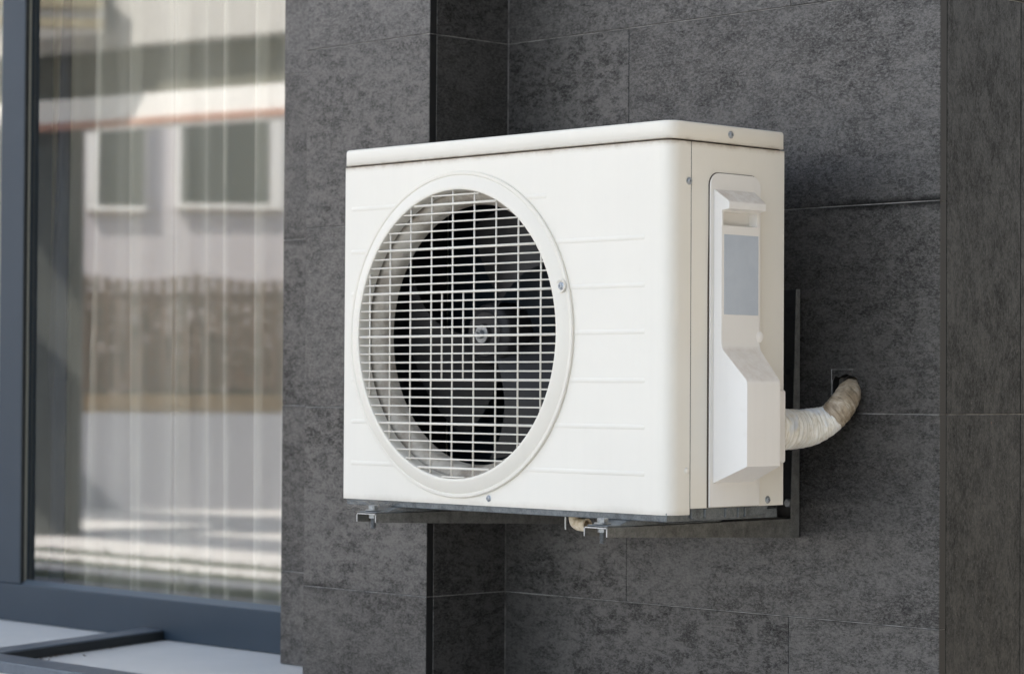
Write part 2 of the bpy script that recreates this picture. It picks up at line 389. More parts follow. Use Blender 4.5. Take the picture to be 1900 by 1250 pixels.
# recessed wall behind the unit, with the pipe hole and the building corner
HX0, HX1, HZ1 = .6707, .7157, .193
wal = thing('tiled_wall', 'dark stone-tiled wall behind the air conditioner, ending at the building corner', 'wall')
bm = NB()
J1, J2 = .2578, .5889
for k, a, b in rows(ZB, ZT):
    xs = [XPR+.0006, J1 if k % 2 else (J2 if k else .555), XR]
    for x0, x1 in zip(xs[:-1], xs[1:]):
        x0_ = x0+GAPW*.8; x1_ = x1-(GAPW*.8 if x1 < XR else 0); o = abs(jit())
        f = lambda x, d, z, o=o: (x, YW+d+o, z)
        if k == 0 and x1 == XR:
            P = [(x0_, a+GAPW), (HX0, a+GAPW), (HX0+.0012, .160), (HX0-.0008, .176), (HX0, HZ1-.006), (HX0+.005, HZ1-.0005), (HX0+.011, HZ1-.003), (HX0+.018, HZ1+.001), (HX0+.025, HZ1+.0025), (HX0+.033, HZ1-.0005), (HX0+.040, HZ1-.002), (HX1, HZ1-.004), (HX1+.0008, .168), (HX1-.0005, .152), (HX1, a+GAPW), (x1_, a+GAPW), (x1_, b-GAPW), (x0_, b-GAPW)]
            add_tile(bm, f, 0, 0, 0, 0, poly=P)
        else: add_tile(bm, f, x0_, x1_, a+GAPW, b-GAPW)
obj('wall_tiles', bm, [TILE, EDGE], wal, smooth=0)
# side of the building beyond the corner: tall tiles
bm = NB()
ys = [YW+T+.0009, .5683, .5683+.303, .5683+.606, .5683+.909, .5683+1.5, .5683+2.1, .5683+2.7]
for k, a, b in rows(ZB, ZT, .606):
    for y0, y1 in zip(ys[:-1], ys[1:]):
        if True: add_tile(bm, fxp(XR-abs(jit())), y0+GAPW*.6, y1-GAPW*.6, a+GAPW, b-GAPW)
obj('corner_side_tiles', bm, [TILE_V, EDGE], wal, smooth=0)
bm = NB()
box(bm, XPR+.001, HX0-.001, YW+.0019, .60, ZB, ZT); box(bm, HX1+.001, XR-.0019, YW+.0019, 3.2, ZB, ZT)
box(bm, HX0-.001, HX1+.001, YW+.0021, .60, HZ1+.004, ZT); box(bm, HX0, HX1, YW+.0021, .60, ZB, Z0)
box(bm, HX0-.02, HX1+.02, .50, .52, Z0-.05, HZ1+.05, 1)
obj('wall_core', bm, [MORTAR, DARKIN], wal, smooth=0)
# trimmed outline of the cut-out around the pipe hole
bm = NB()
for x0, x1, z0, z1 in ((.6685, .7085, .2018, .2026), (.6685, .6692, .150, .2018)): box(bm, x0, x1, YW-.0006, YW+.001, z0, z1)
obj('cut_line', bm, MORTAR, wal, smooth=0)

# pier beside the window
XS0 = -.621
pier = thing('tiled_pier', 'narrow dark stone-tiled pier between the window and the column, set back', 'pier')
bm = NB(); SZ = -.3349
for k, a, b in rows(SZ+.001, ZT):
    add_tile(bm, fy(YS+abs(jit())), XS0, XPL-.0012, a+GAPW, b-GAPW)
    add_tile(bm, fxm(XS0+abs(jit())), YS+T+.0009, .56, a+GAPW, b-GAPW)
obj('pier_tiles', bm, [TILE, EDGE], pier, smooth=0)
bm = NB(); box(bm, XS0+.0017, XPL-.002, YS+.0018, .62, SZ+.001, ZT); obj('grout', bm, MORTAR, pier, smooth=0)

# ------------------------------------------------------------------ window
YG = .5000; WF = .4813
WX0, WX1, WZ0, WZ1 = -3.35, -.625, SZ+.0005, 1.75
win = thing('large_window', 'large blue-grey framed window with sheer curtains behind reflecting glass', 'window')
bm = NB()
mull = (-1.719, -1.629)
def bar(bm, x0, x1, z0, z1): box(bm, x0, x1, WF, WF+.075, z0, z1)
bar(bm, WX0, WX1, WZ0, -.2544); bar(bm, WX0, WX1, WZ1-.08, WZ1)
for x0, x1 in ((WX0, WX0+.08), mull, (-.705, WX1)): bar(bm, x0, x1, -.2539, WZ1-.0805)
obj('frame', bm, BLUE, win, bevel=.003)
for x0, x1 in ((mull[1], -.705), (WX0+.08, mull[0])):
    bm = NB()
    prism(bm, [(WF+.001, -.2546), (YG-.0008, -.2546), (YG-.0008, -.2445), (YG-.003, -.2445)], lambda p, q, t: (t, p, q), x0+.002, x1-.002)
    obj('glazing_ledge', bm, LEDGE, win, bevel=.0006)
    bm = NB()
    box(bm, x0-.001, x0+.0015, WF+.001, WF+.010, -.25, WZ1-.085)
    obj('gasket', bm, GASKET, win, smooth=0)
    bm = NB()
    box(bm, x0-.001, x0+.003, WF+.0105, WF+.0150, -.25, WZ1-.085)
    obj('glazing_bead', bm, BEAD, win, smooth=0)
    bm = NB(); box(bm, x0-.001, x1, YG, YG+.004, -.26, WZ1-.085); obj('pane', bm, GLASS, win, smooth=0)
# wall above the window
lint = thing('wall_above_window', 'dark stone-tiled wall over the large window', 'wall')
bm = NB()
for k, a, b in rows(WZ1+.001, ZT):
    x = WX0-.6; i = 0
    while x < XS0-.01:
        x1 = min(x+.606, XS0-.001); add_tile(bm, fy(YS+.02+abs(jit())), x+GAPW, x1-GAPW, a+GAPW, b-GAPW); x += .606
obj('lintel_tiles', bm, [TILE, EDGE], lint, smooth=0)
bm = NB(); box(bm, WX0-.6, XS0-.002, YS+.0218, .62, WZ1+.001, ZT); obj('lintel_core', bm, MORTAR, lint, smooth=0)
# room behind
room = thing('room', 'dim room seen through the curtain of the large window', 'room')
bm = NB(); box(bm, WX0-.1, XS0+.4, 3.2, 3.25, -.6, 2.3); box(bm, WX0-.15, WX0-.1, .60, 3.2, -.6, 2.3); box(bm, XS0+.4, XS0+.45, .63, 3.2, -.6, 2.3); box(bm, WX0-.1, XS0+.4, .60, 3.2, 2.3, 2.35)
obj('room_walls', bm, ROOMW, room, smooth=0)
bm = NB(); box(bm, WX0-.1, XS0+.4, .57, 3.2, -.65, -.6); obj('room_floor', bm, FLOORM, room, smooth=0)
# curtains
cur = NB()
xs = []; x = -3.3
N = 700; Z = [-.32, -.1, .2, .6, 1.0, 1.4, 1.72]
FOLD = [(-2.3, .02, .03), (-1.90, .014, .03), (-1.70, .010, .022), (-1.64, .012, .024), (-1.482, .011, .030), (-1.375, .014, .026), (-1.266, .009, .022), (-1.193, .018, .040), (-1.10, .010, .012), (-1.023, .021, .046), (-.918, .024, .048), (-.82, .012, .03)]
def fold_y(x, z):
    v = .016*math.sin(x*30+1.3*math.sin(x*9)+.25*z) + .006*math.sin(x*71+z*.5+math.sin(5*x))
    for f, w, a in FOLD:
        d = (x-f-.018*math.sin(z*1.3+f*9))/(w*(1+.25*math.sin(z*2.1+f*5)))
        v -= a*math.exp(-d*d)
    return v
grid = []
for i in range(N+1):
    x = -3.3+i*(2.7/N)
    grid.append([cur.verts.new((x, .605+fold_y(x, z), z)) for z in Z])
for A, B in zip(grid[:-1], grid[1:]):
    for j in range(len(Z)-1): cur.faces.new((A[j], B[j], B[j+1], A[j+1]))
tag(obj('sheer_curtain', cur, SHEER, None, smooth=180), 'pale sheer curtain hanging in soft folds behind the large window', 'curtain')
bm = NB(); grid = []
for i in range(60):
    t = i/59; row = []
    for z in Z:
        s = (z+.3)/1.9
        xl = -1.652+.085*s; x = xl + t*(.078-.048*s); row.append(bm.verts.new((x, .545+.012*math.sin(t*9)+.01*math.sin(t*3+z), z)))
    grid.append(row)
for A, B in zip(grid[:-1], grid[1:]):
    for j in range(len(Z)-1): bm.faces.new((A[j], B[j], B[j+1], A[j+1]))
tag(obj('curtain_edge', bm, DRAPE, None, smooth=180), 'narrow navy curtain edge hanging by the left side of the window pane', 'curtain')

# ------------------------------------------------------------------ sill and what lies on it
sill = thing('window_sill', 'pale stone sill running below the large window', 'window sill')
bm = NB(); box(bm, WX0-.6, XPL-.0005, -.075, .62, SZ-.035, SZ); obj('sill_slab', bm, SILLM, sill, bevel=.004)
bm = NB(); box(bm, WX0-.6, XPL-.0005, -.04, .62, ZB, SZ-.0355); obj('sill_base', bm, rough_mat('rough_plaster', (.13, .14, .145), (.22, .23, .235), 20), sill, smooth=0)
fr = thing('steel_bar_frame', 'blue-grey painted steel bar frame lying on the pale window sill', 'metal frame')
bm = NB(); zb0, zb1 = SZ+.0006, SZ+.021
box(bm, WX0, XPL-.002, -.083, -.008, zb0, zb1)
obj('front_bar', bm, FRAMEB, fr, bevel=.002)
bm = NB()
vs = [(-.955, -.0075), (-1.112, .479), (-1.172, .479), (-1.015, -.0075)]
a = [bm.verts.new((x, y, zb0)) for x, y in vs]; b = [bm.verts.new((x, y, zb1)) for x, y in vs]
bm.faces.new(a[::-1]); bm.faces.new(b)
for i in range(4): bm.faces.new((a[i], a[(i+1) % 4], b[(i+1) % 4], b[i]))
bmesh.ops.recalc_face_normals(bm, faces=bm.faces)
cb = obj('cross_bar', bm, FRAMEB, fr, bevel=.002)
bm = NB(); zc = zb1-.0035
a = [bm.verts.new((x+dx, y, zb0+.0002)) for x, y, dx in ((-.957, -.003, .0), (-1.1115, .4785, .0), (-1.1115, .4785, .0008+.0018), (-.957, -.003, .0008+.0018))]
b = [bm.verts.new((v_.co.x, v_.co.y, zc)) for v_ in a]
bm.faces.new(a[::-1]); bm.faces.new(b)
for i in range(4): bm.faces.new((a[i], a[(i+1) % 4], b[(i+1) % 4], b[i]))
bmesh.ops.recalc_face_normals(bm, faces=bm.faces)
obj('shaded_web', bm, GASKET, cb, smooth=0)  # dark strip stands in for the shade in the bar's hollow side
bm = NB()
for i in range(90):
    t = random.random(); cx = -.945-.16*t+abs(random.gauss(0, .018)); cy = .01+.47*t*random.random()
    l = random.uniform(.003, .012); an = random.random()*6.3; z = SZ+.0015
    d = Vector((math.cos(an), math.sin(an), random.uniform(-.1, .35)))*l; w = Vector((-math.sin(an), math.cos(an), .2))*l*.25; c = Vector((cx, cy, z))
    v = [bm.verts.new(c-d*.5), bm.verts.new(c+w), bm.verts.new(c+d*.5+Vector((0, 0, l*.3))), bm.verts.new(c-w)]
    bm.faces.new(v)
tag(obj('leaf_debris', bm, DEBRIS, None, smooth=0), 'dry leaf crumbs gathered along the cross bar on the sill', 'debris', kind='stuff')

# ------------------------------------------------------------------ roof eave and beams over the facade (cast the shade and the bands of sun)
roof = thing('roof_eave', 'deep flat eave over the window and the air conditioner', 'roof')
bm = NB(); box(bm, -10.6, 4.7, -.57, 3.6, ZT+.001, ZT+.16); obj('eave_slab', bm, rough_mat('eave_plaster', (.5, .48, .45), (.6, .58, .54), 4), roof, smooth=0)
for y0, y1 in ((-2.87, -2.14),):
    bm = NB(); box(bm, -10.8, 4.7, y0, y1, ZT-.10, ZT); o = obj('shade_beam', bm, rough_mat('beam_paint', (.3, .3, .3), (.36, .35, .34), 4), roof, smooth=0)

# ------------------------------------------------------------------ outdoor unit
UW, UD, UH, ZS = .6843, .2415, .540, .5135
ac = thing('outdoor_unit', 'cream air conditioner outdoor unit with a round fan grille, mounted on the tiled wall', 'air conditioner')
RX, RZ, RR = .2605, .2514, .2424; FX = .2625
RC = .021
def arc(cx, cy, r, a0, a1, n): return [(cx+r*math.cos(R(a0+(a1-a0)*i/n)), cy+r*math.sin(R(a0+(a1-a0)*i/n))) for i in range(n+1)]
# front panel: plate with a round opening, a rounded right corner and a return
bm = NB()
x0, x1, z0, z1 = .004, UW-RC, .0, ZS-.001
hr = RR-.006
angs = [2*math.pi*k/96 for k in range(96)]
for cx_, cz_ in ((x0, z0), (x1, z0), (x1, z1), (x0, z1)): angs.append(math.atan2(cz_-RZ, cx_-RX) % (2*math.pi))
angs = sorted(set(round(a, 7) for a in angs))
inner, outer = [], []
for a in angs:
    c, s = math.cos(a), math.sin(a)
    ts = []
    if c > 1e-9: ts.append((x1-RX)/c)
    if c < -1e-9: ts.append((x0-RX)/c)
    if s > 1e-9: ts.append((z1-RZ)/s)
    if s < -1e-9: ts.append((z0-RZ)/s)
    t = min(ts)
    inner.append(bm.verts.new((RX+hr*c, 0, RZ+hr*s))); outer.append(bm.verts.new((RX+t*c, 0, RZ+t*s)))
for i in range(len(angs)):
    j = (i+1) % len(angs); bm.faces.new((inner[i], outer[i], outer[j], inner[j]))
def strip(path, za, zb):
    lo = [bm.verts.new((x, y, za)) for x, y in path]; hi = [bm.verts.new((x, y, zb)) for x, y in path]
    for i in range(len(path)-1): bm.faces.new((lo[i], lo[i+1], hi[i+1], hi[i]))
strip(arc(UW-RC, RC, RC, -90, 0, 10)+[(UW, .0415), (UW-.004, .0415)], z0, z1)
strip([(.004, .03), (.0, .03)]+arc(.004, .004, .004, 180, 270, 4), z0, z1)
lip = arc(.004, .004, .004, 180, 270, 4)+arc(UW-RC, RC, RC, -90, 0, 10)+[(UW, .0415)]
for zz, dz in ((z0, .0), (z1, 0)):
    A = [bm.verts.new((x, y, zz)) for x, y in lip]
    B = [bm.verts.new((x+(.006 if x < .3 else -.006), y+.006, zz)) for x, y in lip]
    for i in range(len(lip)-1): bm.faces.new((A[i], A[i+1], B[i+1], B[i]))
bmesh.ops.remove_doubles(bm, verts=bm.verts, dist=1e-5)
bmesh.ops.recalc_face_normals(bm, faces=bm.faces)
# pressed ribs
def rib(xa, xb, z):
    w, h = .0037, .0007
    n = 8; pts = []
    prof = [(-w, .0003), (-w*.72, -h), (w*.72, -h), (w, .0003)]
    ra = [bm.verts.new((xa, y, z+d)) for d, y in prof]; ra2 = [bm.verts.new((xa+.003, y, z+d)) for d, y in prof]
    for v_ in ra: v_.co.y = .0003
    rb2 = [bm.verts.new((xb-.003, y, z+d)) for d, y in prof]; rb = [bm.verts.new((xb, .0003, z+d)) for d, y in prof]
    for A, B in ((ra, ra2), (ra2, rb2), (rb2, rb)):
        for i in range(3): bm.faces.new((A[i], A[i+1], B[i+1], B[i]))
RE = RR-.002
for z, lx, rx in ((.4475, .0165, .446), (.381, .0162, .6374), (.3155, .0168, .638), (.2512, None, .638), (.1838, .0182, .639), (.1197, .019, .639), (.0555, .0196, .6395)):
    h = math.sqrt(max(RE**2-(z-RZ)**2, 0))
    if lx is not None and RX-h > lx+.004: rib(lx, RX-h, z)
    rib(RX+h, rx, z)
bmesh.ops.recalc_face_normals(bm, faces=bm.faces)
obj('front_panel', bm, CREAM, ac, smooth=50)
# side and rear casing
bm = NB()
box(bm, UW-.0012, UW, .0435, UD, .0082, ZS-.0008)
box(bm, .001, UW-.0013, UD-.001, UD, .0082, ZS-.002); box(bm, .001, .002, .031, UD-.0011, .004, ZS-.002)
obj('side_panel', bm, CREAM, ac, bevel=.0006)
bm = NB(); box(bm, .006, UW-.006, .008, UD-.003, ZS-.010, ZS+.004); obj('seam_gap', bm, GAP, ac, smooth=0)
bm = NB(); box(bm, UW-.006, UW-.0016, .0405, .0445, .002, ZS-.003); obj('panel_gap', bm, GAP, ac, smooth=0)
# lid
bm = NB()
x0, x1, y0, y1 = .0022, UW+.0008, -.0008, UD+.0005
rc = RC
path = arc(x0+.005, y0+.005, .005, 180, 270, 4)+arc(x1-rc, y0+rc, rc, -90, 0, 10)+arc(x1-.006, y1-.006, .006, 0, 90, 4)+arc(x0+.005, y1-.005, .005, 90, 180, 4)
cxm, cym = (x0+x1)/2, (y0+y1)/2
def inset_path(d):
    n = len(path); out = []
    for i in range(n):
        p = Vector(path[i]); q = Vector(path[(i+1) % n])-Vector(path[i-1]); nn = Vector((-q.y, q.x)).normalized(); out.append(p+nn*d)
    return out
levels = [(0.0015, .5150), (0, .5156), (0, .5352)]+[(.0042*(1-math.cos(R(a))), .5352+.0048*math.sin(R(a))) for a in (22, 45, 68, 90)]
rings = []
for d, z in levels: rings.append([bm.verts.new((p.x, p.y, z)) for p in inset_path(d)])
n = len(path)
for A, B in zip(rings[:-1], rings[1:]):
    for i in range(n): bm.faces.new((A[i], A[(i+1) % n], B[(i+1) % n], B[i]))
bm.faces.new(rings[-1]); bm.faces.new(rings[0][::-1])
obj('top_lid', bm, CREAM, ac, smooth=40)
# guard ring
bm = NB()
prof = [(hr-.001, .002), (RR-.001, .0005), (RR-.0006, -.0030), (RR-.0018, -.0046), (RR-.0052, -.0048), (RR-.0068, -.0036), (RR-.0080, -.0042), (RR-.0115, -.0060), (.2190, -.0098), (.2158, -.0104), (.2141, -.0096), (.2133, -.0070), (.2126, .003), (.2120, .010), (.2135, .0105), (.216, .006), (.224, .002)]
lathe(bm, prof, (RX, 0, RZ), (0, 1, 0), 128, close=True)
ring = obj('guard_ring', bm, GRILLE, ac, smooth=40)
bm = NB(); RI = .2125
for k in range(-16, 17):
    dz = k*.01304; z = RZ-.0025+dz; h = math.sqrt(RI**2-(z-RZ)**2)
    if k % 5 == 0: tube(bm, [(RX-h, -.0076, z), (RX+h, -.0076, z)], .0019, 8)
    else: tube(bm, [(RX-h, -.0076, z), (RX+h, -.0076, z)], .00125, 8)
for k in range(-4, 5):
    x = .2551+k*.0464; h = math.sqrt(RI**2-(x-RX)**2); tube(bm, [(x, -.0060, RZ-h), (x, -.0060, RZ+h)], .0014, 8)
for k in (-.5, .5): x = .2555+k*.0464; tube(bm, [(x, -.0060, RZ-.0025-.0652), (x, -.0060, RZ-.0025+.0652)], .0014, 8)
obj('grille', bm, GRILLE, ring, smooth=60)
def screw(parent, c, axis, r=.0042, washer=True):
    bm = NB(); c = Vector(c)
    if washer: lathe(bm, [(.0002, .0), (r*1.35, 0), (r*1.35, .0006), (r, .0012)], c, axis, 20)
    lathe(bm, [(r, .0008), (r, .0022), (r*.82, .0030), (r*.42, .0031), (r*.30, .0014), (.0001, .0012)], c, axis, 12)
    return obj('screw', bm, SCREW, parent, smooth=30)
# ring screw sits in its pocket on the ring
sb = NB(); lathe(sb, [(.0100, -.001), (.0092, .0016), (.0075, .0014), (.0058, -.001)], (.4812, -.0070, .3172), (0, -1, 0), 28); obj('screw_boss', sb, GRILLE, ring, smooth=50)
screw(ring, (.4812, -.0062, .3172), (0, -1, 0), .0042)
screw(ac, (.3293, 0, .0112), (0, -1, 0), .0036); screw(ac, (UW, .0375, .4578), (1, 0, 0), .0040); screw(ac, (UW+.0008, .1233, .5275), (1, 0, 0), .0040); screw(ac, (UW, .2067, .0165), (1, 0, 0), .0040)
bm = NB(); lathe(bm, [(.0048, 0), (.0045, .0012), (.003, .0019), (.0001, .0021)], (UW, .0355, .0605), (1, 0, 0), 20); obj('screw_cap', bm, CREAM, ac, smooth=60)
# fan shroud, chamber, coil, fan
bm = NB(); lathe(bm, [(.228, .0165), (.2135, .0165), (.2085, .0175), (.2035, .0205), (.2015, .0225), (.1975, .0265), (.1950, .033), (.194, .045), (.199, .045), (.201, .035), (.212, .024), (.228, .020)], (RX, 0, RZ), (0, 1, 0), 96, close=True)
obj('fan_shroud', bm, SHROUD, ac, smooth=40)
bm = NB()
A = [bm.verts.new((RX+.1942*math.cos(t), .0445, RZ+.1942*math.sin(t))) for t in [2*math.pi*i/64 for i in range(64)]]
B = [bm.verts.new((RX+.245*max(-1, min(1, 1.35*math.cos(t))), .0447, RZ+.245*max(-1, min(1, 1.35*math.sin(t))))) for t in [2*math.pi*i/64 for i in range(64)]]
for i in range(64): bm.faces.new((A[i], A[(i+1) % 64], B[(i+1) % 64], B[i]))
for x0, x1, y0, y1, z0, z1 in ((.015, .02, .045, .20, .01, .50), (.515, .52, .045, .20, .01, .50), (.015, .52, .045, .20, .005, .01), (.015, .52, .045, .20, .50, .505)): box(bm, x0, x1, y0, y1, z0, z1)
obj('fan_chamber', bm, DARKIN, ac, smooth=0)
bm = NB(); box(bm, .021, .514, .202, .215, .011, .499); obj('heat_exchanger', bm, COIL, ac, smooth=0)
fan = NB()
FY = .052
lathe(fan, [(.0001, FY-.004), (.014, FY-.004), (.016, FY), (.033, FY+.001), (.036, FY+.006), (.042, FY+.007), (.047, FY+.012), (.049, FY+.050), (.049, FY+.055), (.0001, FY+.055)], (FX, 0, RZ+.001), (0, 1, 0), 56)
for b in range(3):
    a0 = R(90+120*b)
    gr = []
    for i in range(13):
        t = i/12; r = .044+.142*t; row = []
        for j in range(13):
            s = j/12-.5
            span = R(62+22*t); a = a0+s*span-R(16)*t*t
            y = FY+.030+s*(.062-.012*t)+.012*(s*s)*2-.004*t
            row.append(fan.verts.new((FX+r*math.cos(a), y, RZ+.001+r*math.sin(a))))
        gr.append(row)
    for i in range(12):
        for j in range(12): fan.faces.new((gr[i][j], gr[i+1][j], gr[i+1][j+1], gr[i][j+1]))
fano = obj('fan', fan, FAN, ac, smooth=50)
bm = NB(); c = (FX, FY-.0045, RZ+.001)
lathe(bm, [(.0001, 0), (.0135, 0), (.0135, .0014), (.0066, .0016)], c, (0, -1, 0), 32); lathe(bm, [(.0070, .0014), (.0070, .0072), (.0062, .0082), (.0036, .0082)], c, (0, -1, 0), 6); lathe(bm, [(.0036, .0075), (.0036, .0135), (.003, .0145), (.0001, .0145)], c, (0, -1, 0), 14)
obj('hub_nut', bm, BOLT, fano, smooth=30)
# base tray
bm = NB()
box(bm, .006, UW-.008, .0035, UD-.004, -.0095, .004)
for y in (.075, .118, .145, .16): box(bm, UW-.009, UW-.0012, y, y+.0045, -.0065, .0075)
prism(bm, [(.048, .009), (.215, .009), (.205, -.004), (.06, -.0085), (.05, -.006)], lambda p, q, t: (t, p, q), UW-.0085, UW-.0035)
obj('base_tray', bm, GALV, ac, bevel=.0015)
bm = NB(); box(bm, .2, UW-.02, .215, .2375, .02, .48); obj('rear_gap', bm, GAP, ac, smooth=0)
# service cover: back plate with rounded top, dark joint around it
def plate(y0, y1, z0, z1, r):
    pts = [(y0, z0), (y1, z0)]; pts += arc(y1-r, z1-r, r, 0, 90, 6)+arc(y0+r, z1-r, r, 90, 180, 6); return pts
bm = NB(); prism(bm, [(.0768, .0087), (.1866, .0087)]+arc(.1866-.0185, .4733-.0185, .0185, 0, 90, 6)+arc(.0779+.0185, .4731-.0185, .0185, 90, 180, 6)+[(.0779, .40), (.0766, .31)], lambda p, q, t: (t, p, q), UW-.0005, UW+.0008); obj('cover_joint', bm, GAP, ac, smooth=0)
bm = NB(); prism(bm, plate(.0788, .1860, .0092, .4722, .018), lambda p, q, t: (t, p, q), UW+.0009, UW+.0034)
cov = obj('service_cover', bm, COVERP, ac, bevel=.0008)
bm = NB(); lay_prof = [(.003, .4495), (.0262, .4330), (.0275, .4305), (.0275, .4218), (.0160, .4198), (.0155, .4190), (.0155, .236), (.0178, .227), (.0560, .1855), (.0575, .1805), (.0575, .0665), (.003, .0423)]
def YL(o): return .0865+.15*(o-.003)
def YR(o): return .1715-.12*(o-.003)
la = [bm.verts.new((UW+o, YL(o), z)) for o, z in lay_prof]; lb = [bm.verts.new((UW+o, YR(o), z)) for o, z in lay_prof]
fs = []
n = len(lay_prof)
bm.faces.new(la); bm.faces.new(lb[::-1]); front = None
for i in range(n-1):
    f = bm.faces.new((la[i], lb[i], lb[i+1], la[i+1]))
    if i == 5: front = f
# pocket under the hood: cut the front face into a top band with an opening and the rest
i0, i1 = 5, 6
bm.faces.remove(front)
X = UW+.0155
yl, yr = YL(.0155), YR(.0155)
pz0, pz1, py0, py1 = .3992, .4070, yl+.0045, yr-.0065
pz1 = .4180
def V(y, z, o=0): return bm.verts.new((X-o, y, z))
a_, b_, c_, d_ = V(py0, pz0), V(py1, pz0), V(py1, pz1), V(py0, pz1)
bm.faces.new((la[5], d_, c_, lb[5])); bm.faces.new((lb[5], c_, b_, lb[6])); bm.faces.new((lb[6], b_, a_, la[6])); bm.faces.new((la[6], a_, d_, la[5]))
e_ = [V(py0, pz0, .013), V(py1-.004, pz0, .013), V(py1-.004, pz1, .013), V(py0, pz1, .013)]
F_ = [a_, b_, c_, d_]
for i in range(4): bm.faces.new((F_[i], e_[i], e_[(i+1) % 4], F_[(i+1) % 4]))
bm.faces.new(e_)
bmesh.ops.recalc_face_normals(bm, faces=bm.faces)
body = obj('cover_box', bm, COVERP, cov, bevel=.0022, smooth=30, segs=3)
bm = NB()
pts = [(.0885+.0, 0)]
box(bm, UW+.0120, UW+.0158, .0935, .1665, .2758, .3868); obj('sticker', bm, STICK, cov, bevel=.0003)
bm = NB(); lathe(bm, [(.0001, .0), (.0078, 0), (.0078, .004), (.006, .0048), (.0001, .005)], (UW+.0118, .1695, .2460), (1, -.15, 0), 24); obj('cover_plug', bm, COVERP, cov, smooth=40)
bm = NB(); box(bm, UW+.0036, UW+.030, .1705, .2118, .0690, .1722); obj('cable_clamp_cover', bm, COVERP, cov, bevel=.004, segs=3)
bm = NB()
prism(bm, [(.0, .0), (.0075, 0), (.0035, .0012), (-.0035, .0012)], lambda p, q, t: (UW+.0068+t*.0105+q*.7, .1235+p*.35, .4462-t*.0112+q*.7), 0, 1); obj('hood_notch', bm, COVERP, cov, smooth=0)

# ------------------------------------------------------------------ wrapped pipe from cover to wall
def pipe(name, P, rads, m, label, seg=40, n=14, amp=.03, caps=True):
    pts = spline(P, n); rr = []
    for i in range(len(P)-1):
        for k in range(n): rr.append(rads[i]+(rads[i+1]-rads[i])*k/n)
    rr.append(rads[-1]); bm = NB(); lay = bm.verts.layers.float_vector.new('tuv')
    def rf(s, a):
        ph = (s*95+a*.16+.35*noise.noise(Vector((s*30, math.cos(a), math.sin(a))))) % 1.0       # overlapping turns of tape
        w = 1+amp*1.1*(ph-.5)+amp*.5*noise.noise(Vector((s*220+a*.5, math.cos(a)*1.9, math.sin(a)*1.9)))+amp*1.4*noise.noise(Vector((s*40+a*.9, math.cos(a)*1.3, math.sin(a)*1.3)))
        return w
    tube(bm, pts, rr, seg, True, lay, rf)
    return obj(name, bm, m, pp, smooth=60)
pp = thing('wrapped_pipe', 'tape-wrapped refrigerant pipe bending from the unit into the hole in the wall', 'pipe')
P1 = [(.6840, .195, .1150), (.6828, .235, .1152), (.6826, .272, .1160), (.6900, .298, .1195), (.7010, .318, .1275), (.7090, .328, .1370)]
pipe('pale_wrap', P1, [.0300, .0298, .0282, .0262, .0228, .0196], WRAP, '', n=26)
P2 = [(.7020, .3175, .1290), (.7090, .325, .1370), (.7145, .334, .1480), (.7130, .350, .1610), (.7030, .372, .1710), (.6980, .41, .1760)]
pipe('brown_wrap', P2, [.0190, .0208, .0208, .0190, .0172, .0165], WRAPB, '', n=26, amp=.05)

# ------------------------------------------------------------------ wall brackets
def bracket(XC, label):
    b = thing('wall_bracket', label, 'bracket', 'steel brackets carrying the outdoor unit')
    x0, x1 = XC-.0222, XC+.0222; zt = -.0178; y0, y1 = -.0455, YW-.0050; th = .0017
    bm = NB()
    def fl(xa, xb):   # tapered flange
        P = [(y0, zt-.0135), (y1, zt-.0285), (y1, zt), (y0, zt)]
        prism(bm, P, lambda p, q, t: (t, p, q), xa, xb)
    box(bm, x0+.0005, x1-.0005, y0, y1, zt-th, zt)
    fl(x0, x0+th); fl(x1-th, x1)
    obj('arm', bm, BRKT, b, bevel=.0008)
    # bright sawn end
    bm = NB(); e = y0-.0009
    for a in ((x0+.002, x1-.002, e, y0-.0001, zt-th, zt-.0002), (x0, x0+th, e, y0-.0001, zt-.0132, zt-.002), (x1-th, x1, e, y0-.0001, zt-.0132, zt-.002)): box(bm, *a)
    obj('cut_end', bm, RAW, b, smooth=0)
    bm = NB()
    box(bm, x0+.0016, x1-.0016, YW-.0020-.002, YW-.0018, -.0465, .3209)
    P = [(YW-.0042, -.046), (YW-.0042, .3212), (YW-.0125, .3212), (YW-.0245, -.046)]
    prism(bm, P, lambda p, q, t: (t, p, q), x1-.0015, x1+.0006); prism(bm, P, lambda p, q, t: (t, p, q), x0-.0006, x0+.0015)
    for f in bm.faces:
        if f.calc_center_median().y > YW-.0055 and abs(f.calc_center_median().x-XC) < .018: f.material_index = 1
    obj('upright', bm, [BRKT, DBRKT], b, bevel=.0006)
    for z in (.290, .199):
        bm = NB(); lathe(bm, [(.0001, .0), (.0052, 0), (.0052, .0002)], (XC, YW-.0042, z), (0, -1, 0), 20)
        obj('bolt_hole', bm, DARKIN, b, smooth=0)
    bm = NB(); lathe(bm, [(.0001, .006), (.006, .006), (.0075, .004), (.0075, 0)], (XC+.004, YW-.0044, .004), (0, -1, 0), 6); obj('wall_bolt', bm, BOLT, b, smooth=30)
    return b
